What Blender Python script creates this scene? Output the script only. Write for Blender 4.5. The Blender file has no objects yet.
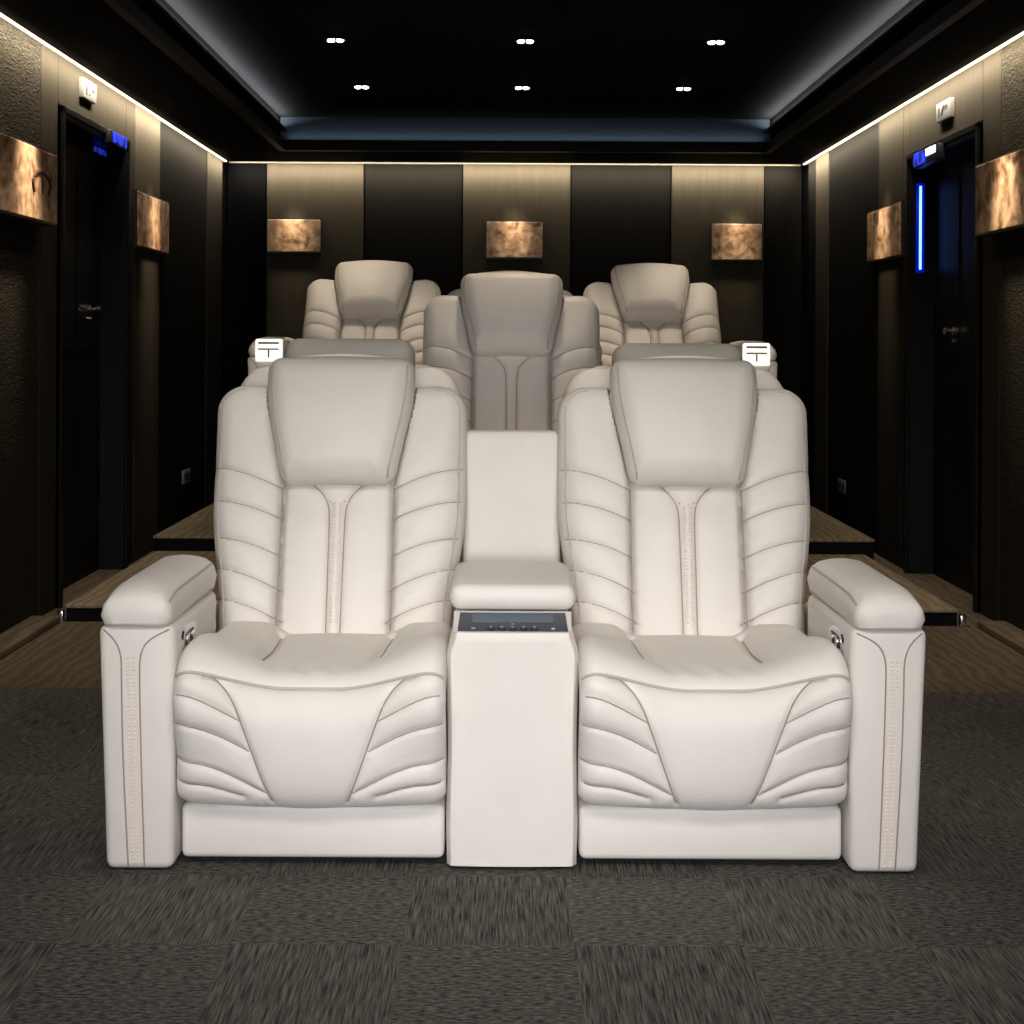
import bpy, bmesh, math, random
import numpy as np
from mathutils import Vector, Matrix
random.seed(4)
C = bpy.context.scene.collection
PI = math.pi
F, HC, VX, VY = 1500.0, 1.124, 505.0, 343.0          # focal length in pixels, eye height, principal point of the photograph

# ------------------------------------------------------------------ materials
def new_mat(name):
    m = bpy.data.materials.new(name); m.use_nodes = True
    nt = m.node_tree
    return m, nt, nt.nodes['Principled BSDF']

def simple(name, col, rough=.5, metal=0., emit=None, es=0., spec=None):
    m, nt, b = new_mat(name)
    b.inputs['Base Color'].default_value = (*col, 1)
    b.inputs['Roughness'].default_value = rough
    b.inputs['Metallic'].default_value = metal
    if spec is not None: b.inputs['Specular IOR Level'].default_value = spec
    if emit: b.inputs['Emission Color'].default_value = (*emit, 1); b.inputs['Emission Strength'].default_value = es
    return m

def N(nt, t, **k):
    n = nt.nodes.new(t)
    for a, v in k.items():
        if a in ('op',): n.operation = v
        else: setattr(n, a, v)
    return n

def leather(name, col, rough=.5):
    m, nt, b = new_mat(name); L = nt.links.new
    tc = N(nt, 'ShaderNodeTexCoord')
    n1 = N(nt, 'ShaderNodeTexNoise'); n1.inputs['Scale'].default_value = 260; n1.inputs['Detail'].default_value = 3
    n2 = N(nt, 'ShaderNodeTexNoise'); n2.inputs['Scale'].default_value = 9; n2.inputs['Detail'].default_value = 4
    for n in (n1, n2): L(tc.outputs['Object'], n.inputs['Vector'])
    mx = N(nt, 'ShaderNodeMixRGB'); mx.inputs['Color1'].default_value = (*[c*.94 for c in col], 1); mx.inputs['Color2'].default_value = (*[min(1, c*1.05) for c in col], 1)
    L(n2.outputs['Fac'], mx.inputs['Fac']); L(mx.outputs['Color'], b.inputs['Base Color'])
    b1 = N(nt, 'ShaderNodeBump'); b1.inputs['Strength'].default_value = .06; b1.inputs['Distance'].default_value = .002
    b2 = N(nt, 'ShaderNodeBump'); b2.inputs['Strength'].default_value = .25; b2.inputs['Distance'].default_value = .012
    L(n1.outputs['Fac'], b1.inputs['Height']); L(n2.outputs['Fac'], b2.inputs['Height'])
    L(b2.outputs['Normal'], b1.inputs['Normal']); L(b1.outputs['Normal'], b.inputs['Normal'])
    b.inputs['Roughness'].default_value = rough; b.inputs['Specular IOR Level'].default_value = .3
    return m

def wall_mat(name, col, bump=.15, rough=.75, emboss=False):
    m, nt, b = new_mat(name); L = nt.links.new
    tc = N(nt, 'ShaderNodeTexCoord'); mp = N(nt, 'ShaderNodeMapping')
    mp.inputs['Scale'].default_value = (14, 14, 1.2) if not emboss else (3, 3, 9)
    n = N(nt, 'ShaderNodeTexNoise'); n.inputs['Scale'].default_value = 3 if not emboss else 5; n.inputs['Detail'].default_value = 5
    if emboss: n.inputs['Distortion'].default_value = 2.5
    L(tc.outputs['Object'], mp.inputs['Vector']); L(mp.outputs['Vector'], n.inputs['Vector'])
    mx = N(nt, 'ShaderNodeMixRGB'); mx.inputs['Color1'].default_value = (*[c*.8 for c in col], 1); mx.inputs['Color2'].default_value = (*[c*1.2 for c in col], 1)
    L(n.outputs['Fac'], mx.inputs['Fac']); L(mx.outputs['Color'], b.inputs['Base Color'])
    bp = N(nt, 'ShaderNodeBump'); bp.inputs['Strength'].default_value = bump if not emboss else .9; bp.inputs['Distance'].default_value = .01 if not emboss else .03
    L(n.outputs['Fac'], bp.inputs['Height']); L(bp.outputs['Normal'], b.inputs['Normal'])
    b.inputs['Roughness'].default_value = .9; b.inputs['Specular IOR Level'].default_value = .02
    return m

def copper_art(name, seed):
    m, nt, b = new_mat(name); L = nt.links.new
    tc = N(nt, 'ShaderNodeTexCoord'); mp = N(nt, 'ShaderNodeMapping'); mp.inputs['Location'].default_value = (seed*3.7, seed*1.9, seed*5.3)
    L(tc.outputs['Object'], mp.inputs['Vector'])
    n1 = N(nt, 'ShaderNodeTexNoise'); n1.inputs['Scale'].default_value = 7; n1.inputs['Detail'].default_value = 8; n1.inputs['Distortion'].default_value = 1.6
    n2 = N(nt, 'ShaderNodeTexNoise'); n2.inputs['Scale'].default_value = 28; n2.inputs['Detail'].default_value = 6
    for n in (n1, n2): L(mp.outputs['Vector'], n.inputs['Vector'])
    a = N(nt, 'ShaderNodeMath', op='MULTIPLY'); a.inputs[1].default_value = .65; L(n1.outputs['Fac'], a.inputs[0])
    a2 = N(nt, 'ShaderNodeMath', op='MULTIPLY_ADD'); a2.inputs[1].default_value = .35; L(n2.outputs['Fac'], a2.inputs[0]); L(a.outputs[0], a2.inputs[2])
    r = N(nt, 'ShaderNodeValToRGB')
    e = r.color_ramp.elements; e[0].position = .36; e[0].color = (.08, .042, .024, 1); e[1].position = .60; e[1].color = (.62, .41, .26, 1)
    x = r.color_ramp.elements.new(.47); x.color = (.33, .20, .12, 1)
    L(a2.outputs[0], r.inputs['Fac']); L(r.outputs['Color'], b.inputs['Base Color'])
    b.inputs['Roughness'].default_value = .55
    bp = N(nt, 'ShaderNodeBump'); bp.inputs['Strength'].default_value = .3; bp.inputs['Distance'].default_value = .004
    L(a2.outputs[0], bp.inputs['Height']); L(bp.outputs['Normal'], b.inputs['Normal'])
    return m

def wood_carpet(nt, vec, L, dark, light):
    mp = N(nt, 'ShaderNodeMapping'); mp.inputs['Scale'].default_value = (3, 1, 3)
    L(vec, mp.inputs['Vector'])
    w = N(nt, 'ShaderNodeTexNoise'); w.inputs['Scale'].default_value = 1.6; w.inputs['Detail'].default_value = 3
    L(mp.outputs['Vector'], w.inputs['Vector'])
    wv = N(nt, 'ShaderNodeTexWave'); wv.inputs['Scale'].default_value = 2.2; wv.inputs['Distortion'].default_value = 9; wv.inputs['Detail'].default_value = 4; wv.inputs['Detail Scale'].default_value = 1.5
    L(mp.outputs['Vector'], wv.inputs['Vector'])
    f = N(nt, 'ShaderNodeTexNoise'); f.inputs['Scale'].default_value = 190; f.inputs['Detail'].default_value = 2
    L(vec, f.inputs['Vector'])
    s = N(nt, 'ShaderNodeMath', op='MULTIPLY'); L(wv.outputs['Fac'], s.inputs[0]); s.inputs[1].default_value = .26
    s2 = N(nt, 'ShaderNodeMath', op='MULTIPLY_ADD'); L(f.outputs['Fac'], s2.inputs[0]); s2.inputs[1].default_value = .74; L(s.outputs[0], s2.inputs[2])
    r = N(nt, 'ShaderNodeValToRGB'); e = r.color_ramp.elements
    e[0].position = .12; e[0].color = (*dark, 1); e[1].position = .85; e[1].color = (*light, 1)
    L(s2.outputs[0], r.inputs['Fac'])
    return r.outputs['Color'], f.outputs['Fac']

def brown_carpet_mat(name='brown_carpet', k=1.):
    m, nt, b = new_mat(name); L = nt.links.new
    tc = N(nt, 'ShaderNodeTexCoord')
    col, h = wood_carpet(nt, tc.outputs['Object'], L, (.10*k, .077*k, .052*k), (.37*k, .292*k, .20*k))
    L(col, b.inputs['Base Color']); b.inputs['Roughness'].default_value = .95; b.inputs['Specular IOR Level'].default_value = .1
    bp = N(nt, 'ShaderNodeBump'); bp.inputs['Strength'].default_value = .4; bp.inputs['Distance'].default_value = .004
    L(h, bp.inputs['Height']); L(bp.outputs['Normal'], b.inputs['Normal'])
    return m

def floor_mat():
    m, nt, b = new_mat('carpet_tiles'); L = nt.links.new
    tc = N(nt, 'ShaderNodeTexCoord'); sp = N(nt, 'ShaderNodeSeparateXYZ'); L(tc.outputs['Object'], sp.inputs[0])
    def M(op, a, b_=None, c=None):
        n = N(nt, 'ShaderNodeMath', op=op)
        for i, v in enumerate((a, b_, c)):
            if v is None: continue
            if isinstance(v, (int, float)): n.inputs[i].default_value = v
            else: L(v, n.inputs[i])
        return n.outputs[0]
    X, Y = sp.outputs['X'], sp.outputs['Y']
    tx = M('DIVIDE', M('SUBTRACT', X, .135), .32); ty = M('DIVIDE', M('SUBTRACT', Y, 2.80), .36)
    ix, iy = M('FLOOR', tx), M('FLOOR', ty)
    par = M('PINGPONG', M('ADD', M('ADD', ix, iy), 1), 1)          # 0 / 1 checker
    def stripes(ax_scale, offs):
        mp = N(nt, 'ShaderNodeMapping'); mp.inputs['Scale'].default_value = ax_scale; mp.inputs['Location'].default_value = offs
        L(tc.outputs['Object'], mp.inputs['Vector'])
        n = N(nt, 'ShaderNodeTexNoise'); n.inputs['Scale'].default_value = 1; n.inputs['Detail'].default_value = 2; n.inputs['Roughness'].default_value = .6
        L(mp.outputs['Vector'], n.inputs['Vector']); return n.outputs['Fac']
    sv = stripes((300, 11, 1), (0, 0, 0)); sh = stripes((55, 170, 1), (7, 3, 0))
    mixs = N(nt, 'ShaderNodeMix'); L(par, mixs.inputs[0]); L(sv, mixs.inputs[2]); L(sh, mixs.inputs[3])
    fac = mixs.outputs[0]
    # tile to tile tone change
    wn = N(nt, 'ShaderNodeTexWhiteNoise'); wn.noise_dimensions = '2D'
    cb = N(nt, 'ShaderNodeCombineXYZ'); L(ix, cb.inputs[0]); L(iy, cb.inputs[1]); L(cb.outputs[0], wn.inputs['Vector'])
    fac2 = M('ADD', fac, M('MULTIPLY', M('SUBTRACT', wn.outputs['Value'], .5), .05))
    r = N(nt, 'ShaderNodeValToRGB'); e = r.color_ramp.elements
    e[0].position = .33; e[0].color = (.018, .0175, .0165, 1); e[1].position = .70; e[1].color = (.135, .128, .110, 1)
    L(fac2, r.inputs['Fac'])
    bc, bh = wood_carpet(nt, tc.outputs['Object'], L, (.045, .036, .025), (.165, .130, .088))
    far = M('GREATER_THAN', Y, 4.86)
    mx = N(nt, 'ShaderNodeMixRGB'); L(far, mx.inputs['Fac']); L(r.outputs['Color'], mx.inputs['Color1']); L(bc, mx.inputs['Color2'])
    L(mx.outputs['Color'], b.inputs['Base Color'])
    b.inputs['Roughness'].default_value = .95; b.inputs['Specular IOR Level'].default_value = .1
    bp = N(nt, 'ShaderNodeBump'); bp.inputs['Strength'].default_value = .6; bp.inputs['Distance'].default_value = .006
    L(fac, bp.inputs['Height']); L(bp.outputs['Normal'], b.inputs['Normal'])
    return m

LEA = leather('cream_leather', (.655, .618, .580))
SEAM = simple('seam_thread', (.30, .265, .225), .7)
STI = simple('pale_pink_stitching', (.80, .66, .58), .6)
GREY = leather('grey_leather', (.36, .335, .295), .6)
WELT = simple('taupe_piping', (.42, .375, .32), .55)
CHROME = simple('chrome', (.75, .75, .76), .22, 1.)
BLACK = simple('black_plastic', (.012, .012, .014), .4)
PANEL = simple('dark_slate_panel', (.035, .042, .06), .35)
SCREEN = simple('blue_grey_glass', (.045, .075, .115), .15)
BTN = simple('black_button', (.012, .014, .02), .3)
ICON = simple('pale_button_mark', (.35, .42, .5), .4)
W_DARK = wall_mat('dark_wall_fabric', (.0085, .008, .007))
W_LIGHT = wall_mat('taupe_wall_fabric', (.050, .0435, .033))
W_MID = wall_mat('brown_wall_panel', (.029, .0255, .0195))
W_EMB = wall_mat('embossed_wall_fabric', (.028, .025, .019), emboss=True)
W_BLACK = wall_mat('black_wall_fabric', (.0025, .0025, .003))
CEIL = simple('black_ceiling_paint', (.011, .011, .011), .9, spec=.02)
SOFF = simple('dark_soffit_paint', (.003, .0027, .0024), .9, spec=.02)
TRAY = simple('tray_face_blue_glow', (.055, .075, .095), .7, spec=.2)  # bluish cove light put into the colour of the back tray face
LIP = simple('black_moulding', (.004, .004, .005), .5, spec=.2)
DOORM = simple('black_door_lacquer', (.0035, .0035, .0042), .5, spec=.15)
FRAMEM = simple('black_door_frame', (.005, .005, .0055), .4, spec=.2)
BLKSTEP = simple('black_riser', (.003, .003, .0035), .7, spec=.1)
WHITE = simple('white_plastic', (.15, .148, .145), .4)
DGREY = simple('grey_symbol', (.03, .03, .03), .5)
FLOOR = floor_mat(); BROWN = brown_carpet_mat(); LEDGE = brown_carpet_mat('dark_brown_carpet', .5)
LEDW = simple('warm_led', (.1, .09, .07), .5, emit=(1, .83, .55), es=3.2)
LAMP = simple('downlight_lens', (1, 1, 1), .4, emit=(1, .96, .88), es=14)
BLUE = simple('blue_led', (.05, .1, .9), .4, emit=(.02, .05, 1.), es=1.1)
_nt = BLUE.node_tree; _n = _nt.nodes.new('ShaderNodeTexNoise'); _n.inputs['Scale'].default_value = 22; _r = _nt.nodes.new('ShaderNodeMapRange')
_r.inputs['From Min'].default_value = .42; _r.inputs['From Max'].default_value = .68; _r.inputs['To Min'].default_value = .12; _r.inputs['To Max'].default_value = 1.6
_t = _nt.nodes.new('ShaderNodeTexCoord'); _nt.links.new(_t.outputs['Object'], _n.inputs['Vector']); _nt.links.new(_n.outputs['Fac'], _r.inputs['Value']); _nt.links.new(_r.outputs['Result'], _nt.nodes['Principled BSDF'].inputs['Emission Strength'])
_nt.nodes['Principled BSDF'].inputs['Base Color'].default_value = (.02, .03, .2, 1)
BLUEW = simple('bright_blue_led', (.3, .5, 1), .4, emit=(.15, .38, 1.), es=3.0)
HIGHLIGHT = simple('cup_panel_highlight', (.9, .88, .82), .3, emit=(1, .95, .85), es=.9)  # blown-out highlight on the shiny plate, put in as emission

# ------------------------------------------------------------------ mesh building
class MB:
    def __init__(s): s.v, s.f, s.m, s.n = [], [], [], 0
    def add(s, vs, fs, mat=0):
        s.v.extend([tuple(map(float, p)) for p in vs]); s.f.extend([tuple(i+s.n for i in f) for f in fs]); s.m.extend([mat]*len(fs)); s.n = len(s.v)
    def box(s, x0, x1, y0, y1, z0, z1, r=0., seg=2, mat=0, xf=None):
        bm = bmesh.new(); bmesh.ops.create_cube(bm, size=1)
        for v in bm.verts: v.co = Vector(((x0+x1)/2+v.co.x*(x1-x0), (y0+y1)/2+v.co.y*(y1-y0), (z0+z1)/2+v.co.z*(z1-z0)))
        if r > 0: bmesh.ops.bevel(bm, geom=bm.edges[:], offset=r, segments=seg, profile=.5, affect='EDGES')
        bm.verts.index_update()
        vs = [v.co if xf is None else xf(v.co) for v in bm.verts]
        s.add(vs, [[v.index for v in f.verts] for f in bm.faces], mat); bm.free()
    def grid(s, P, mat=0, flip=False):
        a, b = P.shape[:2]
        I = np.arange(a*b).reshape(a, b)
        q = np.stack([I[:-1, :-1], I[1:, :-1], I[1:, 1:], I[:-1, 1:]], -1).reshape(-1, 4)
        if flip: q = q[:, ::-1]
        s.add(P.reshape(-1, 3), q.tolist(), mat)
    def slab(s, Fr, Bk, mat=0):
        """closed cushion: front grid, back grid, stitched round the boundary"""
        a, b = Fr.shape[:2]; base = s.n
        s.grid(Fr, mat); s.grid(Bk, mat, True)
        I = np.arange(a*b).reshape(a, b)
        loop = list(I[0, :]) + list(I[1:, -1]) + list(I[-1, -2::-1]) + list(I[-2:0:-1, 0])
        o, n = base, a*b
        fs = []
        for k in range(len(loop)):
            p, q = int(loop[k]), int(loop[(k+1) % len(loop)])
            fs.append((o+p, o+q, o+n+q, o+n+p))
        s.f.extend(fs); s.m.extend([mat]*len(fs))
    def tube(s, pts, r, k=6, mat=0, closed=False):
        P = [Vector(map(float, p)) for p in pts]; n = len(P)
        if n < 2: return
        vs = []
        for i in range(n):
            if closed: t = P[(i+1) % n]-P[i-1]
            else: t = P[min(i+1, n-1)]-P[max(i-1, 0)]
            t.normalize()
            a = t.cross(Vector((0, 0, 1)) if abs(t.z) < .9 else Vector((1, 0, 0))).normalized(); b = t.cross(a)
            for j in range(k):
                w = 2*PI*j/k; vs.append(P[i]+a*(r*math.cos(w))+b*(r*math.sin(w)))
        fs = []
        for i in range(n if closed else n-1):
            for j in range(k):
                i2 = (i+1) % n
                fs.append((i*k+j, i*k+(j+1) % k, i2*k+(j+1) % k, i2*k+j))
        if not closed: fs += [tuple(range(k-1, -1, -1)), tuple((n-1)*k+j for j in range(k))]
        s.add(vs, fs, mat)
    def lathe(s, prof, c, k=24, mat=0, axis='z'):
        vs = []
        for r, h in prof:
            for j in range(k):
                w = 2*PI*j/k; p = (r*math.cos(w), r*math.sin(w), h)
                if axis == 'x': p = (h, p[0], p[1])
                if axis == 'y': p = (p[0], h, p[1])
                vs.append((c[0]+p[0], c[1]+p[1], c[2]+p[2]))
        fs = [(i*k+j, i*k+(j+1) % k, (i+1)*k+(j+1) % k, (i+1)*k+j) for i in range(len(prof)-1) for j in range(k)]
        fs += [tuple(range(k)), tuple((len(prof)-1)*k+j for j in range(k-1, -1, -1))]
        s.add(vs, fs, mat)
    def build(s, name, mats, parent=None, smooth=40, loc=None):
        me = bpy.data.meshes.new(name); me.from_pydata(s.v, [], s.f)
        for m in (mats if isinstance(mats, (list, tuple)) else [mats]): me.materials.append(m)
        me.polygons.foreach_set('material_index', s.m)
        bm = bmesh.new(); bm.from_mesh(me); bmesh.ops.recalc_face_normals(bm, faces=bm.faces[:]); bm.to_mesh(me); bm.free()
        if smooth:
            me.polygons.foreach_set('use_smooth', [True]*len(me.polygons)); me.set_sharp_from_angle(angle=math.radians(smooth))
        me.update()
        o = bpy.data.objects.new(name, me); C.objects.link(o)
        if parent: o.parent = parent
        if loc: o.location = loc
        return o

def tag(o, label, cat, group=None):
    o['label'] = label; o['category'] = cat
    if group: o['group'] = group
    return o
def thing(name, label, cat, loc, rz=0, group=None):
    o = bpy.data.objects.new(name, None); C.objects.link(o); o.location = loc; o.rotation_euler = (0, 0, rz); o.empty_display_size = .1
    return tag(o, label, cat, group)
def struct(o): o['kind'] = 'structure'; return o

# ------------------------------------------------------------------ recliner upholstery (local frame: x centre of the seat, y = 0 arm fronts, z = 0 floor)
SOFA = np.array([.02, 3.2, 0.])
def project(P, off):
    Q = P+off; return np.stack([VX+Q[..., 0]*F/Q[..., 1], VY+(HC-Q[..., 2])*F/Q[..., 1]], -1)
def sstep(a, b, x):
    t = np.clip((x-a)/(b-a), 0, 1); return t*t*(3-2*t)
def chaikin(p, n=3):
    p = np.array(p, float)
    for _ in range(n):
        q = [p[0]]
        for i in range(len(p)-1): q += [.75*p[i]+.25*p[i+1], .25*p[i]+.75*p[i+1]]
        q.append(p[-1]); p = np.array(q)
    return p
def poly_dist(A, B, pl):
    d = np.full(A.shape, 9.)
    for (x0, y0), (x1, y1) in zip(pl[:-1], pl[1:]):
        vx, vy = x1-x0, y1-y0; L2 = vx*vx+vy*vy+1e-12
        t = np.clip(((A-x0)*vx+(B-y0)*vy)/L2, 0, 1)
        d = np.minimum(d, np.hypot(A-x0-t*vx, B-y0-t*vy))
    return d
def mirror(pls): return pls+[np.array([(-x, s) for x, s in p]) for p in pls]
def lookup(surf, a, b, off, px_lists):
    """photo measurements of one seat -> the cushion's own surface coordinates"""
    P = project(surf, off).reshape(-1, 2); AB = np.stack([a.ravel(), b.ravel()], -1); out = []
    for pl in px_lists:
        q = []
        for p in pl:
            d = ((P-np.array(p))**2).sum(1); q.append(AB[d.argmin()])
        out.append(chaikin(q, 2))
    return out
def rr_inside(x, s, hw, s0, s1, r):
    """distance inside a rounded rectangle"""
    cx, cs = np.abs(x), np.abs(s-(s0+s1)/2)
    qx, qs = cx-(hw-r), cs-((s1-s0)/2-r)
    return -(np.hypot(np.maximum(qx, 0), np.maximum(qs, 0))+np.minimum(np.maximum(qx, qs), 0)-r)
def roundoff(e, r):
    t = np.clip(1-e/r, 0, 1); return r*(1-np.sqrt(np.maximum(0, 1-t*t)))

# --- seat cushion
HW = .287
SP = chaikin([(.66, .360), (.55, .402), (.42, .414), (.28, .418), (.14, .420), (.05, .419), (.0, .412), (-.035, .385), (-.052, .340), (-.058, .28), (-.052, .21), (-.035, .160), (-.005, .140), (.05, .136)], 3)
_sl = np.concatenate([[0], np.cumsum(np.hypot(*np.diff(SP, axis=0).T))]); SLEN = _sl[-1]
def seat_prof(s):
    y, z = np.interp(s, _sl, SP[:, 0]), np.interp(s, _sl, SP[:, 1])
    e = .006
    ty = np.interp(np.clip(s+e, 0, SLEN), _sl, SP[:, 0])-np.interp(np.clip(s-e, 0, SLEN), _sl, SP[:, 0])
    tz = np.interp(np.clip(s+e, 0, SLEN), _sl, SP[:, 1])-np.interp(np.clip(s-e, 0, SLEN), _sl, SP[:, 1])
    L = np.hypot(ty, tz); return y, z, tz/L, -ty/L            # point and outward normal
def seat_surf(x, s, n):
    y, z, ny, nz = seat_prof(s)
    return np.stack([x, y+n*ny, z+n*nz], -1)
s_welt = _sl[np.argmin(np.abs(SP[:, 1]-.392)+10*(SP[:, 0] > .02))]
def seat_base(x, s):
    ax = np.abs(x)
    back = sstep(s_welt-.10, s_welt-.35, s)
    lift = (.030*back*sstep(.11, .19, ax)+.066*(1-back)*sstep(.05, .285, ax))*(1-sstep(s_welt-.01, s_welt+.16, s))
    fas = .012*np.cos(np.clip(ax/HW, 0, 1)*PI/2)*sstep(s_welt, s_welt+.08, s)
    return lift+fas-roundoff(HW-ax, .045)*(1-.45*sstep(SLEN-.16, SLEN-.07, s))
def make_seat():
    nx, ns = 150, 210
    x, s = np.meshgrid(np.linspace(-HW, HW, nx), np.linspace(0, SLEN, ns), indexing='ij')
    n0 = seat_base(x, s); off = SOFA+np.array([-.427, 0, 0])
    px = [[(203, 668), (222, 682), (233, 700), (243, 725), (258, 768), (275, 806)],
          [(177, 696), (205, 702), (240, 722)], [(177, 724), (210, 732), (250, 753)], [(179, 759), (215, 770), (269, 797)], [(181, 785), (210, 790), (244, 801)],
          [(283, 632), (275, 644), (261, 656)]]
    pl = lookup(seat_surf(x, s, n0), x, s, off, px)
    for p in pl[:5]: p[:, 1] = np.maximum(p[:, 1], s_welt+.001)
    pl = mirror(pl)
    dm = np.full(x.shape, 9.)
    for i, p in enumerate(pl):
        dm = np.minimum(dm, poly_dist(x, s, p)*(1.0 if i % 6 < 5 else .4))
    wl = np.abs(s-s_welt)
    dmin = np.minimum(dm, wl)
    puff = .007*(1-np.exp(-dmin/.022))-.007
    gro = -.005*np.exp(-(dm/.005)**2)-.003*np.exp(-(wl/.006)**2)-.010*np.exp(-(np.minimum(poly_dist(x, s, pl[5]), poly_dist(x, s, pl[11]))/.012)**2)
    wr = .0022*np.sin(x*95+1.5*np.sin(s*14))*np.exp(-((s-(s_welt-.07))/.05)**2)*np.exp(-(x/.12)**4)
    n = n0+puff+gro+wr
    mb = MB(); Fr = seat_surf(x, s, n); y, z, ny, nz = seat_prof(s)
    Bk = np.stack([x*.97, np.clip(y+.10, .06, .62), np.maximum(np.minimum(z-.09, .30), .15)], -1)
    mb.slab(Fr, Bk)
    def on(p, dn):
        X, S = p[:, 0], p[:, 1]
        dd = [poly_dist(x, s, p[i:i+1].repeat(2, 0)+np.array([[0, 0], [1e-6, 0]])) for i in ()]
        base = seat_base(X, S)-.007
        return seat_surf(X, S, base+dn)
    for i, p in enumerate(pl):
        d = np.concatenate([[0], np.cumsum(np.hypot(*np.diff(p, axis=0).T))]); k = max(8, int(d[-1]/.008)); q = np.linspace(0, d[-1], k)
        p2 = np.stack([np.interp(q, d, p[:, 0]), np.interp(q, d, p[:, 1])], -1)
        mb.tube(on(p2, -.0028 if i % 6 in (1, 2, 3, 4) else (-.0022 if i % 6 == 0 else -.0125)), .0014 if i % 6 else .0018, 5, 1)
    w = MB(); xs = np.linspace(-HW+.006, HW-.006, 70)
    w.tube(on(np.stack([xs, np.full_like(xs, s_welt)], -1), .000), .0034, 6)
    return mb, w

# --- backrest
PIV = np.array([0, .55, .40]); LEAN = math.radians(18)
UU = np.array([0, math.sin(LEAN), math.cos(LEAN)]); NN = np.array([0, -math.cos(LEAN), math.sin(LEAN)])
TT = .635
def bk(x, t, n):        # relative to the pivot
    x, t, n = np.broadcast_arrays(x, t, n)
    return np.stack([x, t*UU[1]+n*NN[1], t*UU[2]+n*NN[2]], -1)
def bhw(t): return .292+.034*sstep(0, .34, t)
T0 = -.06
def in_half(t): return .142+.05*sstep(.36, .62, t)
def back_base(x, t):
    ax = np.abs(x); hw = bhw(t); ih = in_half(t)
    q = np.clip((ax-ih)/(hw-ih), 0, 1)
    bol = .028+.042*np.sin(PI*np.clip(.18+.72*q, 0, 1))
    tp = sstep(.40, .58, t); bol = bol*(1-tp)+.062*tp
    pan = .030+.018*np.cos(np.clip(ax/ih, 0, 1)*PI/2)**.6
    n = np.where(ax > ih, bol, pan)
    e = rr_inside(x*(.326/hw), t, .326, -.3, TT, .075)
    return n-roundoff(e, .055)
def back_outline(t):
    r = .075; k = np.clip((t-(TT-r))/r, 0, 1)
    return bhw(t)-r*(1-np.sqrt(np.maximum(0, 1-k*k)))*.97
def make_back():
    nx, ns = 150, 170
    u, t = np.meshgrid(np.linspace(-1, 1, nx), np.linspace(T0, TT, ns), indexing='ij')
    x = u*back_outline(t); n0 = back_base(x, t); off = SOFA+np.array([-.443, 0, 0])+PIV
    px = [[(217, 470), (250, 474), (282, 488)], [(217, 502), (250, 506), (282, 521)], [(217, 538), (250, 543), (282, 558)], [(217, 571), (250, 576), (282, 592)], [(219, 601), (250, 606), (283, 624)],
          [(311, 483), (322, 492), (329, 503), (330, 516), (328, 560), (326, 634)]]
    pl = mirror(lookup(bk(x, t, n0), x, t, off, px))
    dq = np.full(x.shape, 9.)
    for p in pl: dq = np.minimum(dq, poly_dist(x, t, p))
    dbd = np.abs(np.abs(x)-in_half(t))
    dm = np.minimum(dq, dbd*.8)
    n = n0+.009*(1-np.exp(-dm/.02))-.009-.004*np.exp(-(dq/.005)**2)-.016*np.exp(-(dbd/.009)**2)*(1-sstep(.42, .56, t))
    n = n+.0016*np.sin(t*150+np.sin(x*60))*np.exp(-(dbd/.02)**2)            # little gathers along the panel edge
    mb = MB(); B = bk(x*.97, np.minimum(t, TT-.02), -.11)
    mb.slab(bk(x, t, n), B)
    for i, p in enumerate(pl):
        mb.tube(bk(p[:, 0], p[:, 1], back_base(p[:, 0], p[:, 1])-.009-.0028), .0014 if i % 6 < 5 else .0018, 5, 1)
    for sg in (-1, 1):
        ts = np.linspace(.0, .36, 50); xs = sg*in_half(ts)*np.ones_like(ts)
        mb.tube(bk(xs, ts, back_base(xs*1.02, ts)-.0185), .0019, 5, 1)
    tq = .322; xq = np.linspace(-.021, .021, 8); mb.tube(bk(xq, np.full(8, tq), back_base(xq, np.full(8, tq))-.006), .0012, 5, 1)
    # stitched strip down the centre
    cx = 0.
    for tt in np.arange(.02, .325, .0085):
        for sx in (-.0075, .0075):
            c = bk(np.array(sx), np.array(tt), np.array(back_base(np.array(sx), np.array(tt))-.0015))
            mb.tube([c+np.array([-.0035, 0, -.001]), c+np.array([.0035, 0, .001])], .0016, 4, 2)
    # piping round the outer edge
    w = MB()
    ts = np.linspace(T0+.04, TT-.075, 60); path = [(-(bhw(a)-.020), a) for a in ts]
    hw = bhw(TT)-.020; r = .06; tc = TT-.02-r
    path = [p for p in path if p[1] < tc]+[(-hw+r-r*math.cos(a), tc+r*math.sin(a)) for a in np.linspace(0, PI/2, 10)]
    w = []
    for sg in (1, -1):
        d = np.array(path); xi = sg*d[:, 0]; ti = d[:, 1]; w.append(MB())
        w[-1].tube(bk(xi, ti, back_base(xi, ti)-.003), .0030, 6)
    return mb, w
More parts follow.
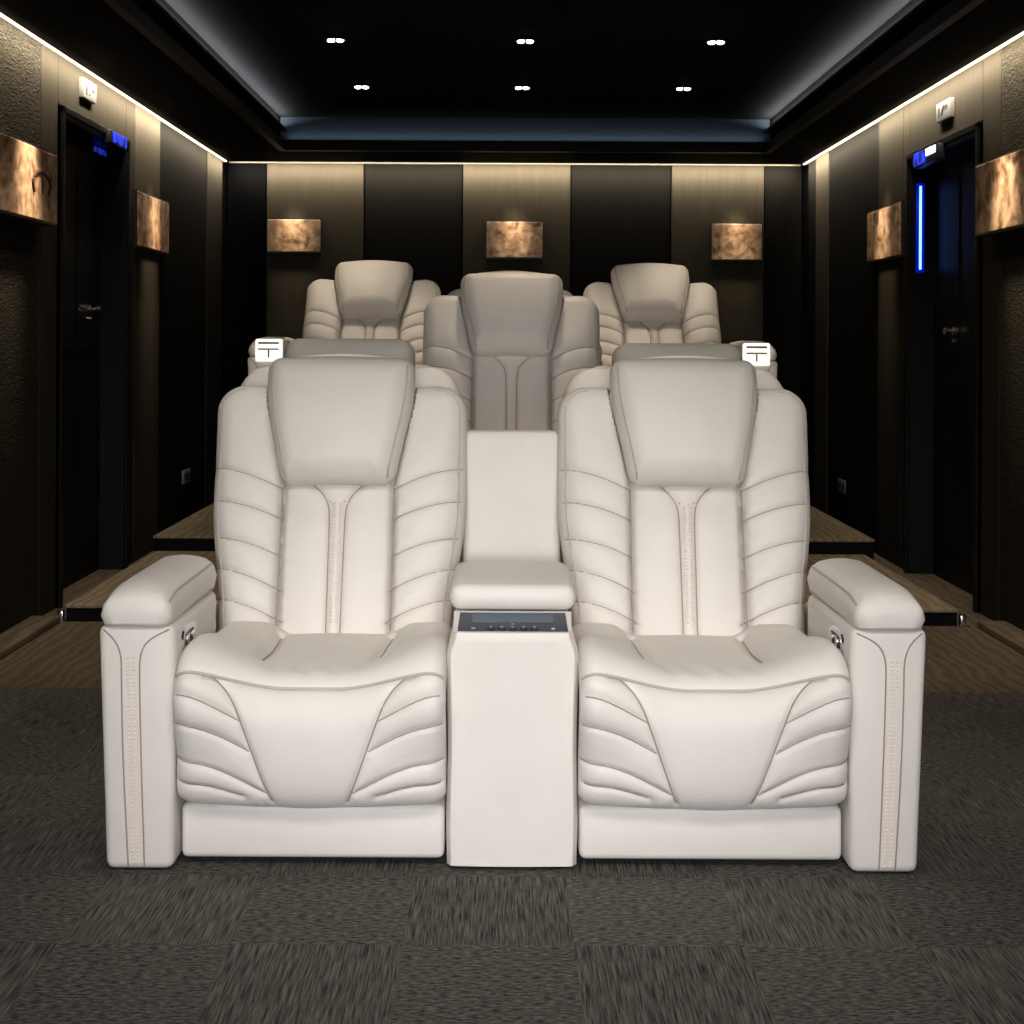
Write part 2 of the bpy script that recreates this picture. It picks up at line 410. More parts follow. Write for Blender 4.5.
# --- headrest
H0, H1 = .362, .696
def hhw(t): return .143+.047*sstep(H0-.05, H1-.06, t)
def head_in(x, t):
    hw = hhw(t); return rr_inside(x*(.19/hw), t, .19, H0, H1, .035)
def head_base(x, t):
    e = head_in(x, t); hw = hhw(t)
    q = (t-H0)/(H1-H0)
    return .112+.022*np.cos(np.clip(np.abs(x)/hw, 0, 1)*PI/2)+.018*np.sin(PI*np.clip(q, 0, 1))-roundoff(e, .062)
def make_head():
    nx, ns = 80, 80
    u, v = np.meshgrid(np.sin(np.linspace(-PI/2, PI/2, nx)), np.sin(np.linspace(-PI/2, PI/2, ns)), indexing='ij')
    t = (H0+H1)/2+v*(H1-H0)/2
    k = np.clip((np.abs(v)*(H1-H0)/2-((H1-H0)/2-.035))/.035, 0, 1)
    x = u*(hhw(t)-.035*(1-np.sqrt(1-k*k)))
    t = t+.010*v*np.cos(u*PI/2)*(v > 0)
    n = head_base(x, t)
    cr = (np.abs(x)/hhw(t))
    n = n+.0030*np.sin(x*110+t*40)*np.exp(-((t-H0-.03)/.022)**2)*sstep(.25, .7, cr)*(x > 0)
    mb = MB(); mb.slab(bk(x, t, n), bk(x*.94, (t-.52)*.96+.52, -.005))
    w = []
    for sg in (-1, 1):
        ts = np.linspace(H0+.012, H1-.03, 50); xs = sg*(hhw(ts)-.019); w.append(MB())
        w[-1].tube(bk(xs, ts, head_base(xs, ts)-.0005), .0030, 6)
    return mb, w

_seat, _seatw = make_seat(); _back, _backw = make_back(); _head, _headw = make_head()
PROTO = {}
def inst(key, mb, name, mats, parent, loc=(0, 0, 0), rx=0):
    if key not in PROTO:
        o = mb.build(name, mats, parent); PROTO[key] = o
    else:
        s = PROTO[key]; o = bpy.data.objects.new(name, s.data); C.objects.link(o); o.parent = parent
    o.location = loc; o.rotation_euler = (rx, 0, 0)
    return o
def seat_set(root, sx, bx, recline=0.):
    s = inst('seat', _seat, 'seat_cushion', [LEA, SEAM], root, (sx, 0, 0))
    inst('seatw', _seatw, 'piping', WELT, s)
    b = inst('back', _back, 'backrest', [LEA, SEAM, STI], root, (bx, *PIV[1:]), -recline)
    for i in (0, 1): inst('backw%d' % i, _backw[i], 'piping', WELT, b)
    h = inst('head', _head, 'headrest', LEA, root, (bx, *PIV[1:]), -recline)
    for i in (0, 1): inst('headw%d' % i, _headw[i], 'piping', WELT, h)
    k = MB(); k.box(-HW+.005, HW-.005, .015, .60, .016, .132, .014, 3)
    inst('kick', k, 'kick_panel', LEA, root, (sx, 0, 0))
    return b, h

# --- arms
def make_arm(sg):
    """arm on the side sg, x measured from its inner face outwards"""
    W = .163
    def xf(p):
        q = Vector(p); q.x -= .018*(1-max(0, min(1, q.z/.5)))*1.0 if q.x > .5*W else 0.; return Vector((q.x*sg, q.y, q.z))
    m = MB(); m.box(0, W, 0, .47, .004, .522, .018, 3, xf=xf)
    m.box(.055, W, .43, .82, .03, .45, .03, 3, xf=xf)
    Z = lambda py: max(.012, HC-(py-VY)*3.2/F)
    def xat(px): return (.877-(VX-px)*3.2/F-.02)       # distance from the outer face, left arm of the photograph
    def fr(pts): return [((W-xat(px))*sg, -.0006, Z(py)) for px, py in chaikin(pts, 3)]
    m.tube(fr([(109, 629), (121, 640), (127, 655), (127, 680), (129, 760), (135, 867)]), .0018, 5, 1)
    m.tube(fr([(174, 629), (152, 640), (145, 655), (145, 680), (147, 760), (151, 868)]), .0018, 5, 1)
    for z in np.arange(.02, .455, .0085):
        px = np.interp(z, [0, .42], [143, 136])
        for o in (-1.7, 1.7):
            x = (W-xat(px+o*1.8))*sg
            m.tube([(x-.0035, -.001, z-.001), (x+.0035, -.001, z+.001)], .0017, 4, 2)
    # pad: rounded loaf with a soft drooping front
    nx, ny = 36, 60
    u, v = np.meshgrid(np.linspace(-1, 1, nx), np.linspace(0, 1, ny), indexing='ij')
    y = -.014+v*.505; cx, hw = W/2+.001, .0775
    e = np.minimum(np.minimum((1-np.abs(u))*hw, (y+.014)*.8), (.491-y)*1.5)
    top = .590+.016*np.cos(u*PI/2)-roundoff(e, .034)-.016*np.exp(-((y+.014)/.06)**2)
    rw = .030; kk = np.clip(1-(y+.014)/rw, 0, 1); hw_ = hw-.026*(1-np.sqrt(1-kk*kk))
    Fr = np.stack([(cx+u*hw_)*sg, y, top], -1); Bk = np.stack([(cx+u*(hw_-.007))*sg, y*.985+.006, np.full_like(y, .5225)], -1)
    p = MB(); p.slab(Fr, Bk)
    pp = MB()
    ys = np.linspace(.012, .47, 40); xi = cx-hw+.010
    def topat(ya):
        e_ = np.minimum(np.minimum(.010+0*ya, (ya+.014)*.8), (.491-ya)*1.5); uu = -1+.010/hw
        return .590+.016*math.cos(uu*PI/2)-roundoff(e_, .034)-.016*np.exp(-((ya+.014)/.06)**2)
    path = [(xi*sg, a, float(topat(np.array(a)))) for a in ys]
    lo = []
    pp.tube(lo[::-1]+path, .0028, 6)
    yl = [((cx+hw-.010)*sg, .006, .5255), ((cx+hw-.028)*sg, -.0075, .5255), ((cx-hw+.028)*sg, -.0075, .5255), ((cx-hw+.010)*sg, .004, .5255), ((cx-hw+.005)*sg, .47, .5255)]
    pq = MB(); pq.tube(yl, .0028, 6)
    # chrome switch plate on the inner face
    sw = MB(); a = np.linspace(0, 2*PI, 24, endpoint=False)
    def plate(r0, h0, r1, h1, x0, x1, mat):
        cy, cz = .135, .474
        ring0 = [(x0*sg, cy+r0*np.sign(math.cos(w))*abs(math.cos(w))**.6, cz+h0*np.sign(math.sin(w))*abs(math.sin(w))**.6) for w in a]
        ring1 = [(x1*sg, cy+r1*np.sign(math.cos(w))*abs(math.cos(w))**.6, cz+h1*np.sign(math.sin(w))*abs(math.sin(w))**.6) for w in a]
        k = len(a)
        sw.add(ring0+ring1, [(i, (i+1) % k, k+(i+1) % k, k+i) for i in range(k)]+[tuple(range(k, 2*k)), tuple(range(k))[::-1]], mat)
    plate(.072, .029, .066, .025, .002, -.004, 0); plate(.050, .016, .049, .015, -.003, -.0045, 1)
    for dy in (-.026, .026): sw.lathe([(.011, 0), (.011, .003), (.008, .004)], (-.004*sg-(.004 if sg > 0 else 0)*1,   .135+dy, .474), 14, 0, 'x')
    return m, p, (pp, pq), sw
ARMS = {sg: make_arm(sg) for sg in (-1, 1)}
def arm_set(root, x, sg):
    m, p, pp, sw = ARMS[sg]
    a = inst(('arm', sg), m, 'armrest', [LEA, SEAM, STI], root, (x, -.024, 0))
    q = inst(('pad', sg), p, 'arm_pad', LEA, a); inst(('pp', sg), pp[0], 'piping', WELT, a); inst(('pq', sg), pp[1], 'piping', WELT, a)
    c = inst(('sw', sg), sw, 'seat_switch', [CHROME, BLACK], a); c['label'] = 'chrome switch plate on the inner arm'
    return a

# ------------------------------------------------------------------ the front sofa
sofa = thing('recliner_sofa', 'large cream leather two-seat recliner sofa with centre console, front row on the grey carpet tiles', 'sofa', tuple(SOFA))
for sg in (-1, 1):
    seat_set(sofa, sg*.427, sg*.443)
    arm_set(sofa, sg*.716, sg)
    sh = MB(); nx, ns = 40, 50
    u, v = np.meshgrid(np.linspace(-1, 1, nx), np.linspace(0, 1, ns), indexing='ij')
    def panel(mb, hw, t0, t1, n1, n0, r):
        t = t0+v*(t1-t0); k = np.clip((t-(t1-r))/r, 0, 1); x = u*(hw-r*(1-np.sqrt(1-k*k)))
        e = rr_inside(x, t, hw, t0-.3, t1, r); mb.slab(bk(x, t, n1-roundoff(e, .045)), bk(x*.97, t, np.full_like(t, n0)))
    panel(sh, .305, -.25, .742, -.095, -.19, .10)
    sh.build('back_shell', LEA, sofa, loc=(sg*.443, *PIV[1:]))
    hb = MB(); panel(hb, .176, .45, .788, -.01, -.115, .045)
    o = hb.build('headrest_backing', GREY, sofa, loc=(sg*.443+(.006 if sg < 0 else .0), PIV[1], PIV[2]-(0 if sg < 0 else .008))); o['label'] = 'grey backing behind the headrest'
# console
con = MB(); xh = .142
def cxf(p):
    q = Vector(p)
    if q.z > .4 and q.y < .05: q.z -= .018
    q.x *= 1-.05*math.sin(PI*max(0, min(1, q.z/.5)))-(.06 if q.z > .48 else 0)
    return q
nx, nz = 30, 50
uu, vv = np.meshgrid(np.linspace(-1, 1, nx), np.linspace(0, 1, nz), indexing='ij')
zz = .008+vv*.497; wid = xh-.004*np.exp(-((zz-.26)/.13)**2)-.014*sstep(.455, .505, zz)-.003*sstep(.12, .0, zz)
e = np.minimum((1-np.abs(uu))*.13, .505+.004-zz)
Fr = np.stack([uu*wid, 0+roundoff(e, .016)-.004*np.cos(uu*PI/2), zz], -1); Bk = np.stack([uu*(wid-.002), np.full_like(zz, .62), zz], -1)
con.slab(Fr, Bk)
con.box(-.122, .122, .004, .60, .44, .499, .008, 2)
# sloping deck under the control panel
con.add([(-.126, .010, .499), (.126, .010, .499), (.130, .125, .530), (-.130, .125, .530), (-.126, .010, .45), (.126, .010, .45), (.130, .125, .45), (-.130, .125, .45)],
        [(0, 1, 2, 3), (4, 7, 6, 5), (0, 4, 5, 1), (1, 5, 6, 2), (2, 6, 7, 3), (3, 7, 4, 0)])
cons = con.build('console', LEA, sofa)
lid = MB(); lid.box(-.1405, .1405, .112, .50, .531, .588, .026, 5); lid.build('console_lid', LEA, cons)
cb = MB(); cb.box(-.128, .128, .70, .80, .30, .893, .022, 4); cb.build('console_back', LEA, sofa)
def deck(x, y, h): return (x, y, .499+(y-.010)*(.031/.115)+h)
cp = MB()
def dslab(mb, x0, x1, y0, y1, h0, h1, mat=0, tap=0.):
    mb.add([deck(x0, y0, h0), deck(x1, y0, h0), deck(x1-tap, y1, h0), deck(x0+tap, y1, h0), deck(x0, y0, h1), deck(x1, y0, h1), deck(x1-tap, y1, h1), deck(x0+tap, y1, h1)],
           [(0, 1, 2, 3), (4, 7, 6, 5), (0, 4, 5, 1), (1, 5, 6, 2), (2, 6, 7, 3), (3, 7, 4, 0)], mat)
dslab(cp, -.119, .119, .016, .109, -.004, .0035, 0, .003)
dslab(cp, -.088, .088, .060, .104, .003, .0045, 1, -.002)
for x in (-.085, .087): dslab(cp, x-.004, x+.004, .030, .036, .003, .0042, 2)
dslab(cp, -.003, .003, .052, .056, .003, .0042, 2)
pan = cp.build('control_panel', [PANEL, SCREEN, ICON], cons, smooth=0); pan['label'] = 'dark slate control panel with blue-grey tray'
for i in range(5):
    x = -.047+i*.0235
    bmb = MB(); a = np.linspace(0, 2*PI, 16, endpoint=False)
    r0 = [deck(x+.0095*math.cos(w), .032+.0095*math.sin(w), .003) for w in a]; r1 = [deck(x+.0085*math.cos(w), .032+.0085*math.sin(w), .006) for w in a]
    bmb.add(r0+r1, [(j, (j+1) % 16, 16+(j+1) % 16, 16+j) for j in range(16)]+[tuple(range(16, 32))], 0)
    dslab(bmb, x-.003, x+.003, .033, .037, .005, .0066, 1)
    bmb.build('button', [BTN, ICON], cons)

# ------------------------------------------------------------------ single recliners behind
def recliner(label, cx, y0, base, recline, plates=(), arms=((-1, 1.), (1, 1.))):
    r = thing('recliner', label, 'recliner', (cx, y0, base), 0, 'single cream recliners behind the front sofa')
    seat_set(r, 0, 0, recline)
    for sg, wd in arms: arm_set(r, sg*.290, sg).scale.x = wd
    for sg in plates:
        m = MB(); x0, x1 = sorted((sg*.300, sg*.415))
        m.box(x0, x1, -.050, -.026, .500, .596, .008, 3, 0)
        o = m.build('cup_panel', [HIGHLIGHT], r); o['label'] = 'cup panel on the arm front, its highlight put in as glow'
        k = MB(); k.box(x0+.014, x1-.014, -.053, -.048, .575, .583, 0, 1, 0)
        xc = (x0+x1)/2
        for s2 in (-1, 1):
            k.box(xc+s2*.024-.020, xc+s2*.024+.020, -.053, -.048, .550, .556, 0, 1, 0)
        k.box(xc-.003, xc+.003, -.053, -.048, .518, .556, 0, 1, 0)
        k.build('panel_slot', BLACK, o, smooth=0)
    return r
recliner('cream leather recliner standing alone in the middle row, behind the console', .024, 4.76, .335, math.radians(11))
recliner('cream leather recliner in the back row on the left, panel with a glowed-in highlight on its outer arm', -.640, 6.38, .540, math.radians(24), (-1,), ((-1, 1.), (1, .45)))
recliner('cream leather recliner in the back row on the right, panel with a glowed-in highlight on its outer arm', .705, 6.38, .533, math.radians(24), (1,), ((-1, .45), (1, 1.)))
recliner('cream leather recliner in the back row centre, almost hidden by the middle-row recliner', .025, 6.55, .515, math.radians(26), (), ())

# ------------------------------------------------------------------ the room
XL, XR, YB, YF = -1.88, 2.00, 10.10, -2.2
ZS, ZC = 2.334, 2.544
D0, D1, DZL, DZR = 6.30, 7.42, 2.115, 2.065
m = MB(); m.box(XL-.4, XR+.4, YF-.2, YB+.3, -.1, 0); struct(m.build('floor', FLOOR, smooth=0))
def side_wall(name, X, sg):
    DZ = DZL if sg < 0 else DZR
    w = MB(); a, b = (X-.15, X-.022) if sg < 0 else (X+.022, X+.15)
    w.box(a, b, YF-.15, D0, 0, 2.6); w.box(a, b, D1, YB+.15, 0, 2.6); w.box(a, b, D0, D1, DZ, 2.6)
    return struct(w.build(name, W_BLACK, smooth=0))
def wpanel(parent, sg, X, y0, y1, z0, z1, mat, t=.022):
    p = MB(); a, b = (X-.022, X-.022+t) if sg < 0 else (X+.022-t, X+.022)
    p.box(a, b, y0+.004, y1-.004, z0, z1, .004, 1); return p.build('wall_panel', mat, parent, smooth=0)
wl = side_wall('wall_left', XL, -1); wr = side_wall('wall_right', XR, 1)
for y0, y1, mat, t in ((YF, 3.0, W_EMB, .022), (3.0, 6.06, W_EMB, .022), (7.60, 8.16, W_LIGHT, .022), (8.16, 9.45, W_DARK, .016), (9.45, 9.95, W_MID, .022)):
    wpanel(wl, -1, XL, y0, y1, 0, ZS+.05, mat, t)
for y0, y1, mat, t in ((YF, 3.0, W_EMB, .022), (3.0, 6.06, W_EMB, .022), (7.55, 8.05, W_MID, .022), (8.05, 9.30, W_DARK, .018), (9.30, 9.68, W_LIGHT, .022), (9.68, 9.95, W_DARK, .016)):
    wpanel(wr, 1, XR, y0, y1, 0, ZS+.05, mat, t)
for w, X, sg, ya, yb, DZ in ((wl, XL, -1, 6.06, 7.60, DZL), (wr, XR, 1, 6.06, 7.55, DZR)):
    wpanel(w, sg, X, ya, D0-.004, 0, ZS+.05, W_MID); wpanel(w, sg, X, D1+.004, yb, 0, ZS+.05, W_MID); wpanel(w, sg, X, D0-.008, D1+.008, DZ+.004, ZS+.05, W_MID)
m = MB(); m.box(XL-.15, XR+.15, YB+.03, YB+.18, 0, 2.6); wb = struct(m.build('wall_back', W_BLACK, smooth=0))
m = MB(); m.box(XL-.15, XR+.15, YF-.15, YF, 0, 2.6); struct(m.build('wall_front', W_DARK, smooth=0))
bx = [XL, -1.61, -.955, -.29, .437, 1.115, 1.74, XR]
for i in range(7):
    p = MB(); lt = i in (1, 3, 5); p.box(bx[i]+.003, bx[i+1]-.003, YB-(.012 if lt else -.010), YB+.03, 0, ZS+.05, .004, 1)
    p.build('wall_panel', W_LIGHT if lt else (W_BLACK if i == 0 else W_DARK), wb, smooth=0)
# ceiling: dropped soffit ring round a raised tray
TX0, TX1, TY1, TY0 = -1.425, 1.665, 9.47, -1.6
m = MB()
m.box(XL-.15, TX0, YF-.15, YB+.18, ZS, ZC+.1); m.box(TX1, XR+.15, YF-.15, YB+.18, ZS, ZC+.1)
m.box(TX0, TX1, TY1+.03, YB+.18, ZS, ZC+.1); m.box(TX0, TX1, YF-.15, TY0, ZS, ZC+.1)
m2 = MB(); m2.box(TX0-.05, TX1+.05, TY0-.05, TY1+.05, ZC, ZC+.12)
ce = struct(m.build('ceiling', SOFF, smooth=0)); m2.build('ceiling_tray', CEIL, ce, smooth=0)
m = MB(); m.box(TX0-.01, TX1+.01, TY1, TY1+.03, ZS+.004, ZC); m.build('tray_face', TRAY, ce, smooth=0)
m = MB(); q = .035
for z0, z1, d in ((ZS-.006, ZS+.035, q), (ZS+.035, ZS+.062, q*.6)):
    m.box(TX0-.004, TX0+d, TY0, TY1, z0, z1); m.box(TX1-d, TX1+.004, TY0, TY1, z0, z1)
    m.box(TX0, TX1, TY1-d*1.6, TY1+.004, z0, z1); m.box(TX0, TX1, TY0, TY0+d, z0, z1)
m.box(TX0-.004, TX0+.04, TY0, TY1, ZC-.09, ZC-.075); m.box(TX1-.04, TX1+.004, TY0, TY1, ZC-.09, ZC-.075)
struct(m.build('trim_1', LIP, smooth=0))
# low carpeted ledge at the foot of each side wall, and the two steps
for i, (X, sg) in enumerate(((XL, 1), (XR, -1))):
    m = MB(); a, b = sorted((X, X+sg*.115)); m.box(a, b, 2.2, 5.97, 0, .030, .006, 2); struct(m.build('trim_%d' % (i+2), LEDGE, smooth=0))
def step(y0, y1, x0, x1, z0, z1):
    m = MB(); m.box(x0+.004, x1-.004, y0+.006, y1, z0, z1-.012, 0, 1, 1); m.box(x0, x1, y0, y1, z1-.014, z1, .004, 2, 0)
    return struct(m.build('floor_step', [BROWN, BLKSTEP], smooth=0))
step(6.00, 7.56, -1.755, 1.82, .0, .068); step(7.56, YB, -1.77, 1.87, .0, .143)
for y0, y1, x0, x1, z1 in ((4.66, 6.25, -.58, .63, .335), (6.25, 7.9, -1.14, 1.18, .515)):
    m = MB(); m.box(x0, x1, y0, y1, .0, z1-.02, 0, 1, 1); m.box(x0-.01, x1+.01, y0-.01, y1, z1-.02, z1, .004, 2, 0); struct(m.build('floor_riser', [BROWN, BLKSTEP], smooth=0))

# doors
def door(i, X, sg):
    DZ = DZL if sg < 0 else DZR
    m = MB(); a, b = sorted((X+sg*.11, X+sg*.145)); m.box(a, b, D0+.05, D1-.03, .0, DZ-.05)
    for z0, z1 in ((.15, .95), (1.08, 1.92)):
        aa, bb = sorted((X+sg*.11, X+sg*.104)); m.box(aa, bb, D0+.17, D0+.55, z0, z1, .003, 1); m.box(aa, bb, D0+.66, D1-.14, z0, z1, .003, 1)
    d = struct(m.build('door_%d' % i, DOORM, smooth=0))
    f = MB()
    for c, wdt in ((-.012, .055), (-.022, .030)):
        aa, bb = sorted((X+sg*c, X+sg*.14))
        f.box(aa, bb, D0, D0+wdt, 0, DZ, .003, 1); f.box(aa, bb, D1-wdt*.8, D1, 0, DZ, .003, 1); f.box(aa, bb, D0, D1, DZ-wdt, DZ, .003, 1)
    f.build('door_frame', FRAMEM, d, smooth=0)
    h = MB(); hx = X+sg*.105; hy = 7.16 if sg < 0 else 7.03
    hz = 1.275 if sg < 0 else 1.19
    s_ = -sg
    h.lathe([(.018, 0), (.018, s_*.010), (.011, s_*.014)], (hx, hy, hz), 16, 0, 'x'); h.lathe([(.008, 0), (.008, s_*.03), (.016, s_*.034), (.018, s_*.045), (.010, s_*.055)], (hx, hy, hz), 16, 0, 'x')
    h.lathe([(.010, 0), (.010, s_*.012)], (hx, hy, hz-.045), 12, 0, 'x')
    h.build('door_handle', CHROME, d)
    return d
door(1, XL, -1); door(2, XR, 1)
# blue lit door hardware
c1 = thing('door_light', 'blue lit box on the far top corner of the left door frame', 'light', (XL, 7.13, DZL-.035))
m = MB(); m.box(-.005, .045, -.15, .13, -.035, .030, .008, 2); m.build('housing', BLACK, c1)
m = MB(); m.box(.044, .050, -.135, .115, -.028, .022, .003, 1); m.build('lens', BLUE, c1)
c2 = thing('door_light', 'small blue indicator on top of the left door leaf', 'light', (XL-.11, 7.24, DZL-.065))
m = MB(); m.box(0, .03, -.13, .13, -.03, .018, .006, 2); m.build('housing', BLACK, c2)
m = MB(); m.box(.029, .034, -.10, .10, -.024, .002, .002, 1); m.build('lens', BLUE, c2)
c3 = thing('door_light', 'white and blue lit box on the top corner of the right door frame', 'light', (XR-.004, 6.985, 2.012))
m = MB(); m.box(-.045, .005, -.19, .20, -.045, .030, .008, 2); m.build('housing', BLACK, c3)
m = MB(); m.box(-.050, -.044, -.02, .185, -.038, .024, .003, 1); m.build('lens', BLUE, c3)
m = MB(); m.box(-.050, -.044, -.175, -.02, -.012, .024, .003, 1); o = m.build('lens', simple('pale_blue_led', (.7, .8, 1), .4, emit=(.6, .75, 1), es=1.6), c3); o['label'] = 'white lens'
c4 = thing('led_strip', 'vertical bright blue light strip inside the right door frame', 'light', (XR+.036, 7.372, 1.70))
m = MB(); m.box(-.018, .02, -.012, .012, -.22, .22, .004, 1); m.build('channel', simple('deep_blue_channel', (.01, .02, .3), .3, emit=(.0, .01, 1.), es=.35), c4)
m = MB(); m.box(-.007, .005, -.016, -.011, -.205, .205, .002, 1); m.build('lens', BLUEW, c4)

# copper prints, boxed off the wall
ARTN = [0]
def art(label, loc, w, h, t, rz, sg=0):
    ARTN[0] += 1
    r = thing('wall_picture', label, 'picture', loc, rz, 'copper-toned prints on the walls')
    m = MB(); m.box(-w/2, w/2, -t, -.012, -h/2, h/2, .003, 1); m.build('picture_panel', copper_art('copper_print_%d' % ARTN[0], ARTN[0]), r, smooth=0)
    m = MB(); m.box(-w/2-.004, w/2+.004, -t+.006, 0.012, -h/2-.008, h/2+.008); o = m.build('picture_frame', BLACK, r, smooth=0)
    if ARTN[0] == 1:                       # little arch drawn on the large left print
        k = MB(); a = np.linspace(0, PI, 16)
        k.tube([(.135-.11*math.cos(q_), -t-.001, .0+.05*math.sin(q_)) for q_ in a], .008, 6)
        k.tube([(.025, -t-.001, .0), (.045, -t-.001, -.035)], .007, 6); k.tube([(.245, -t-.001, 0), (.225, -t-.001, -.03)], .006, 6); k.tube([(.145, -t-.001, .045), (.145, -t-.001, -.035)], .006, 6)
        k.build('arch_motif', simple('dark_copper', (.05, .02, .01), .5), r)
    return r
LW, RW = PI/2, -PI/2
art('large copper print at the left edge, in front of the left door', (XL, 5.675, 1.727), .70, .275, .080, LW)
art('copper print on the left wall beyond the door', (XL, 7.93, 1.745), .69, .275, .024, LW)
art('large copper print at the right edge, in front of the right door', (XR, 5.815, 1.718), .70, .282, .07, RW)
art('copper print on the right wall beyond the door', (XR, 7.86, 1.708), .68, .262, .024, RW)
art('small copper print on the left light panel of the back wall', (-1.418, YB-.012, 1.836), .357, .215, .04, 0)
art('small copper print in the middle of the back wall', (.060, YB-.012, 1.817), .375, .238, .04, 0)
art('small copper print on the right light panel of the back wall', (1.550, YB-.012, 1.810), .335, .24, .04, 0)

# white boxes above the doors, sockets, step markers
for X, sg, y, z, lab in ((XL, -1, 6.70, 2.24, 'white square box above the left door'), (XR, 1, 6.80, 2.188, 'white square box above the right door')):
    r = thing('alarm_box', lab, 'alarm box', (X, y, z), LW if sg < 0 else RW, 'white boxes above the doors')
    m = MB(); m.box(-.105, .105, -.022, .012, -.044, .044, .006, 2); m.build('housing', WHITE, r)
    m = MB(); m.box(-.07, -.045, -.0235, -.021, -.025, .018); m.build('symbol', DGREY, r); m = MB(); m.box(.03, .075, -.0235, -.021, .0, .02); m.build('symbol', DGREY, r); m = MB(); m.tube([(-.015, -.021, -.02), (.02, -.021, .02)], .006, 6); m.build('symbol', DGREY, r)
for X, sg, y, z, lab in ((XL, -1, 8.87, .326, 'small socket plate low on the left wall'), (XR, 1, 8.90, .285, 'small socket plate low on the right wall')):
    r = thing('wall_socket', lab, 'socket', (X+(.012 if sg > 0 else -.006), y, z), LW if sg < 0 else RW, 'low wall sockets')
    m = MB(); m.box(-.10, .10, -.012, .004, -.04, .04, .004, 2); m.build('plate', simple('grey_plate_%s' % lab.split()[-2], (.16, .17, .18), .4), r)
    m = MB(); m.box(-.07, -.01, -.014, -.011, -.025, .02); m.box(.015, .07, -.014, -.011, -.025, .02); m.build('outlet', BLACK, r, smooth=0)
for x, lab in ((-1.765, 'small silver bracket at the left corner of the lower step'), (1.83, 'small silver bracket at the right corner of the lower step')):
    m = MB(); m.box(-.012, .012, -.02, .012, .0, .05, .004, 2); m.box(-.03, .03, -.02, .01, .0, .006)
    tag(m.build('step_bracket', CHROME, loc=(x, 5.985, .0)), lab, 'bracket', 'brackets at the step corners')

# ------------------------------------------------------------------ lamps
NAMES = (('left', 'middle', 'right'))
for yi, y in enumerate((7.02, 8.30)):
    for xi, x in enumerate((-.80, .088, .98)):
        r = thing('downlight', '%s recessed twin ceiling downlight in the %s row' % (NAMES[xi], ('near', 'far')[yi]), 'light', (x, y, ZC), 0, 'recessed ceiling downlights')
        m = MB(); m.lathe([(.050, .0), (.052, -.006), (.044, -.009), (.040, -.002)], (0, 0, 0), 28); m.build('trim_ring', simple('dark_ring', (.03, .03, .03), .4), r)
        for s in (-.021, .021):
            m = MB(); m.lathe([(.0165, -.004), (.016, -.013), (.010, -.016)], (s, 0, 0), 16); m.build('lens', LAMP, r)
def light(kind, name, loc, energy, col, **k):
    d = bpy.data.lights.new(name, kind); d.energy = energy; d.color = col
    rot = k.pop('rot', None); aim = k.pop('aim', None)
    for a, v in k.items(): setattr(d, a, v)
    o = bpy.data.objects.new(name, d); C.objects.link(o); o.location = loc
    if rot: o.rotation_euler = rot
    if aim is not None: o.rotation_euler = (Vector(aim)-Vector(loc)).to_track_quat('-Z', 'Y').to_euler()
    return o
WARM = (1, .865, .67); WT = 50
for y, e in ((8.30, 14), (7.02, 36), (5.75, 44), (4.50, 48), (3.25, 20)):
    for x in (-.80, .088, .98):
        light('SPOT', 'downlight_beam', (x, y, ZC-.03), e, (1, .84, .63) if y > 4 else (1, .96, .90), spot_size=math.radians(56), spot_blend=.8, shadow_soft_size=.06)
for x, ax in ((-1.25, -1.62), (1.37, 1.74)):  # out-of-view spots added to brighten the side floor and steps
    light('SPOT', 'aisle_fill', (x, 4.9, ZC-.03), 42, (1, .88, .70), spot_size=math.radians(62), spot_blend=.9, shadow_soft_size=.06, aim=(ax, 6.3, 0))
# wall-washing strips at the top of the walls
for nm, lab, X, sg in (('l', 'warm light strip along the top of the left wall', XL, 1), ('r', 'warm light strip along the top of the right wall', XR, -1)):
    m = MB(); a, b = sorted((X-sg*.004, X+sg*.012)); m.box(a, b, YF, YB-.06, ZS-.007, ZS-.001); tag(m.build('led_strip', LEDW, smooth=0), lab, 'light strip', 'warm light strips at the ceiling')
    light('AREA', 'wall_wash', (X+sg*.085, (YB+3)/2, ZS-.012), 78, WARM, shape='RECTANGLE', size=.02, size_y=YB-3.2, rot=(0, math.radians(WT*sg), 0), spread=math.radians(122))
m = MB(); m.box(XL+.02, XR-.02, YB-.026, YB+.004, ZS-.009, ZS-.001); tag(m.build('led_strip', simple('dim_warm_led', (.1, .09, .07), .5, emit=(1, .8, .5), es=.22), smooth=0), 'warm light strip along the top of the back wall', 'light strip', 'warm light strips at the ceiling')
light('AREA', 'wall_wash', ((XL+XR)/2, YB-.11, ZS-.012), 25, WARM, shape='RECTANGLE', size=XR-XL-.1, size_y=.02, rot=(math.radians(50), 0, 0), spread=math.radians(122))
# cove light round the tray
for X, sg in ((TX0, 1), (TX1, -1)):
    light('AREA', 'cove_light', (X+sg*.022, (TY0+TY1)/2, ZC-.068), 44, (.92, .96, 1), shape='RECTANGLE', size=.02, size_y=TY1-TY0-.1, rot=(PI, math.radians(-10*sg), 0))
light('AREA', 'cove_light', ((TX0+TX1)/2, TY1-.03, ZS+.068), .75, (.78, .89, 1), shape='RECTANGLE', size=TX1-TX0-.1, size_y=.02, rot=(PI-math.radians(12), 0, 0))
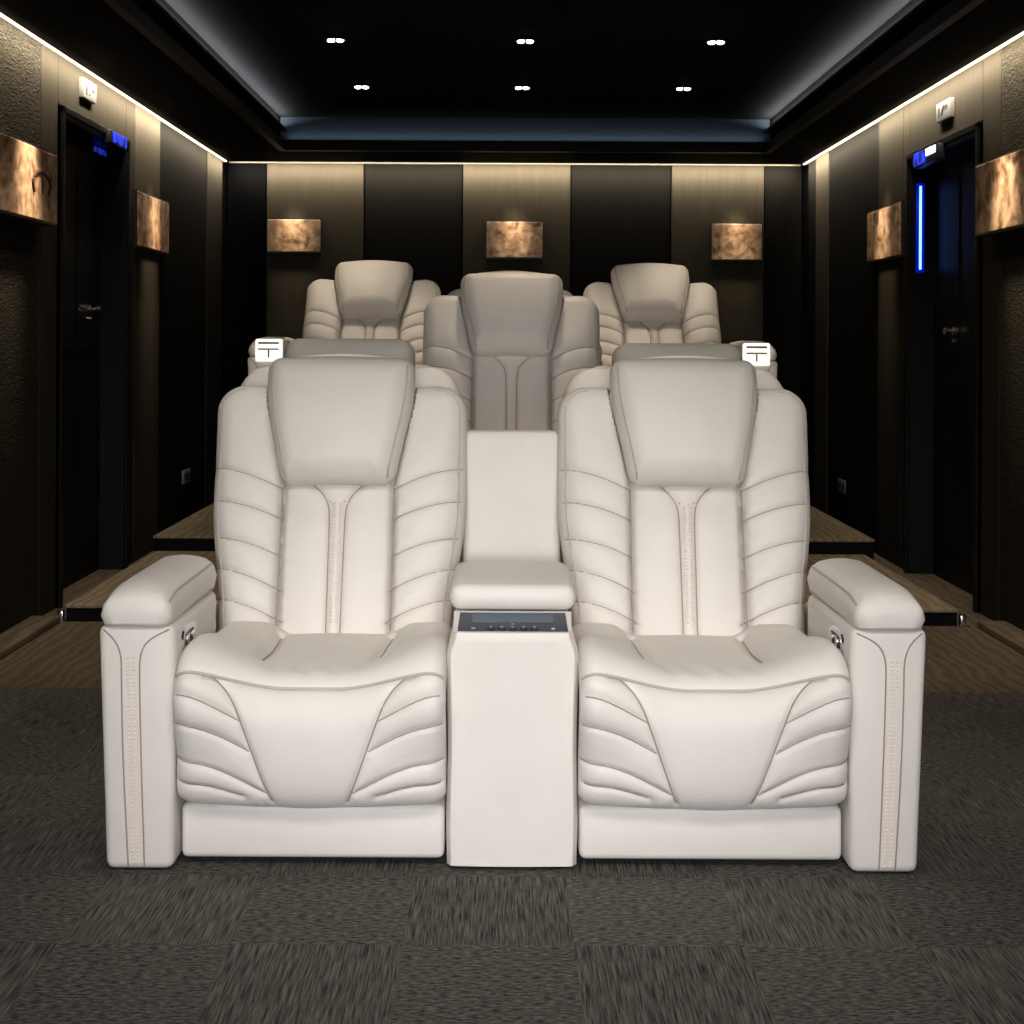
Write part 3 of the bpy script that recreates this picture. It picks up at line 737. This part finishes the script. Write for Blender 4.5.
# narrow accent beams over the prints
for loc, aim, e in (((-1.418, YB-.20, ZS-.02), (-1.418, YB-.03, 1.80), 40), ((.06, YB-.20, ZS-.02), (.06, YB-.03, 1.80), 40), ((1.55, YB-.20, ZS-.02), (1.55, YB-.03, 1.80), 40),
                    ((XL+.26, 7.93, ZS-.02), (XL+.04, 7.93, 1.72), 62), ((XR-.26, 7.86, ZS-.02), (XR-.04, 7.86, 1.70), 62),
                    ((XL+.32, 5.65, ZS-.02), (XL+.06, 5.65, 1.72), 105), ((XR-.32, 5.80, ZS-.02), (XR-.06, 5.80, 1.70), 105)):
    light('SPOT', 'picture_beam', loc, e*1.2, (1, .82, .58), spot_size=math.radians(30), spot_blend=.95, shadow_soft_size=.05, aim=aim)
# unseen fill lights added to brighten the sofa from the front
light('AREA', 'fill_light', (.02, 1.3, 2.46), 17, (1, .945, .85), shape='RECTANGLE', size=2.2, size_y=.8, aim=(.02, 3.6, .45), spread=math.radians(80))
light('AREA', 'fill_light', (.02, -1.2, 1.05), 11.5, (.965, .958, .98), shape='RECTANGLE', size=1.8, size_y=1.0, aim=(.02, 3.3, .12), spread=math.radians(42))

w = bpy.data.worlds.new('World'); bpy.context.scene.world = w; w.use_nodes = True
w.node_tree.nodes['Background'].inputs['Color'].default_value = (.5, .55, .6, 1); w.node_tree.nodes['Background'].inputs['Strength'].default_value = .0

# ------------------------------------------------------------------ camera
cd = bpy.data.cameras.new('Camera'); cam = bpy.data.objects.new('Camera', cd); C.objects.link(cam)
cd.sensor_width = 36; cd.sensor_fit = 'HORIZONTAL'; cd.lens = 36*F/1024; cd.shift_x = (512-VX)/1024; cd.shift_y = -(512-VY)/1024; cd.clip_start = .05
cam.location = (0, 0, HC); cam.rotation_euler = (PI/2, math.radians(-.3), 0)
sc = bpy.context.scene; sc.camera = cam
sc.view_settings.view_transform = 'Standard'; sc.view_settings.look = 'None'; sc.view_settings.exposure = 0; sc.view_settings.gamma = 1; sc.view_settings.use_curve_mapping = False
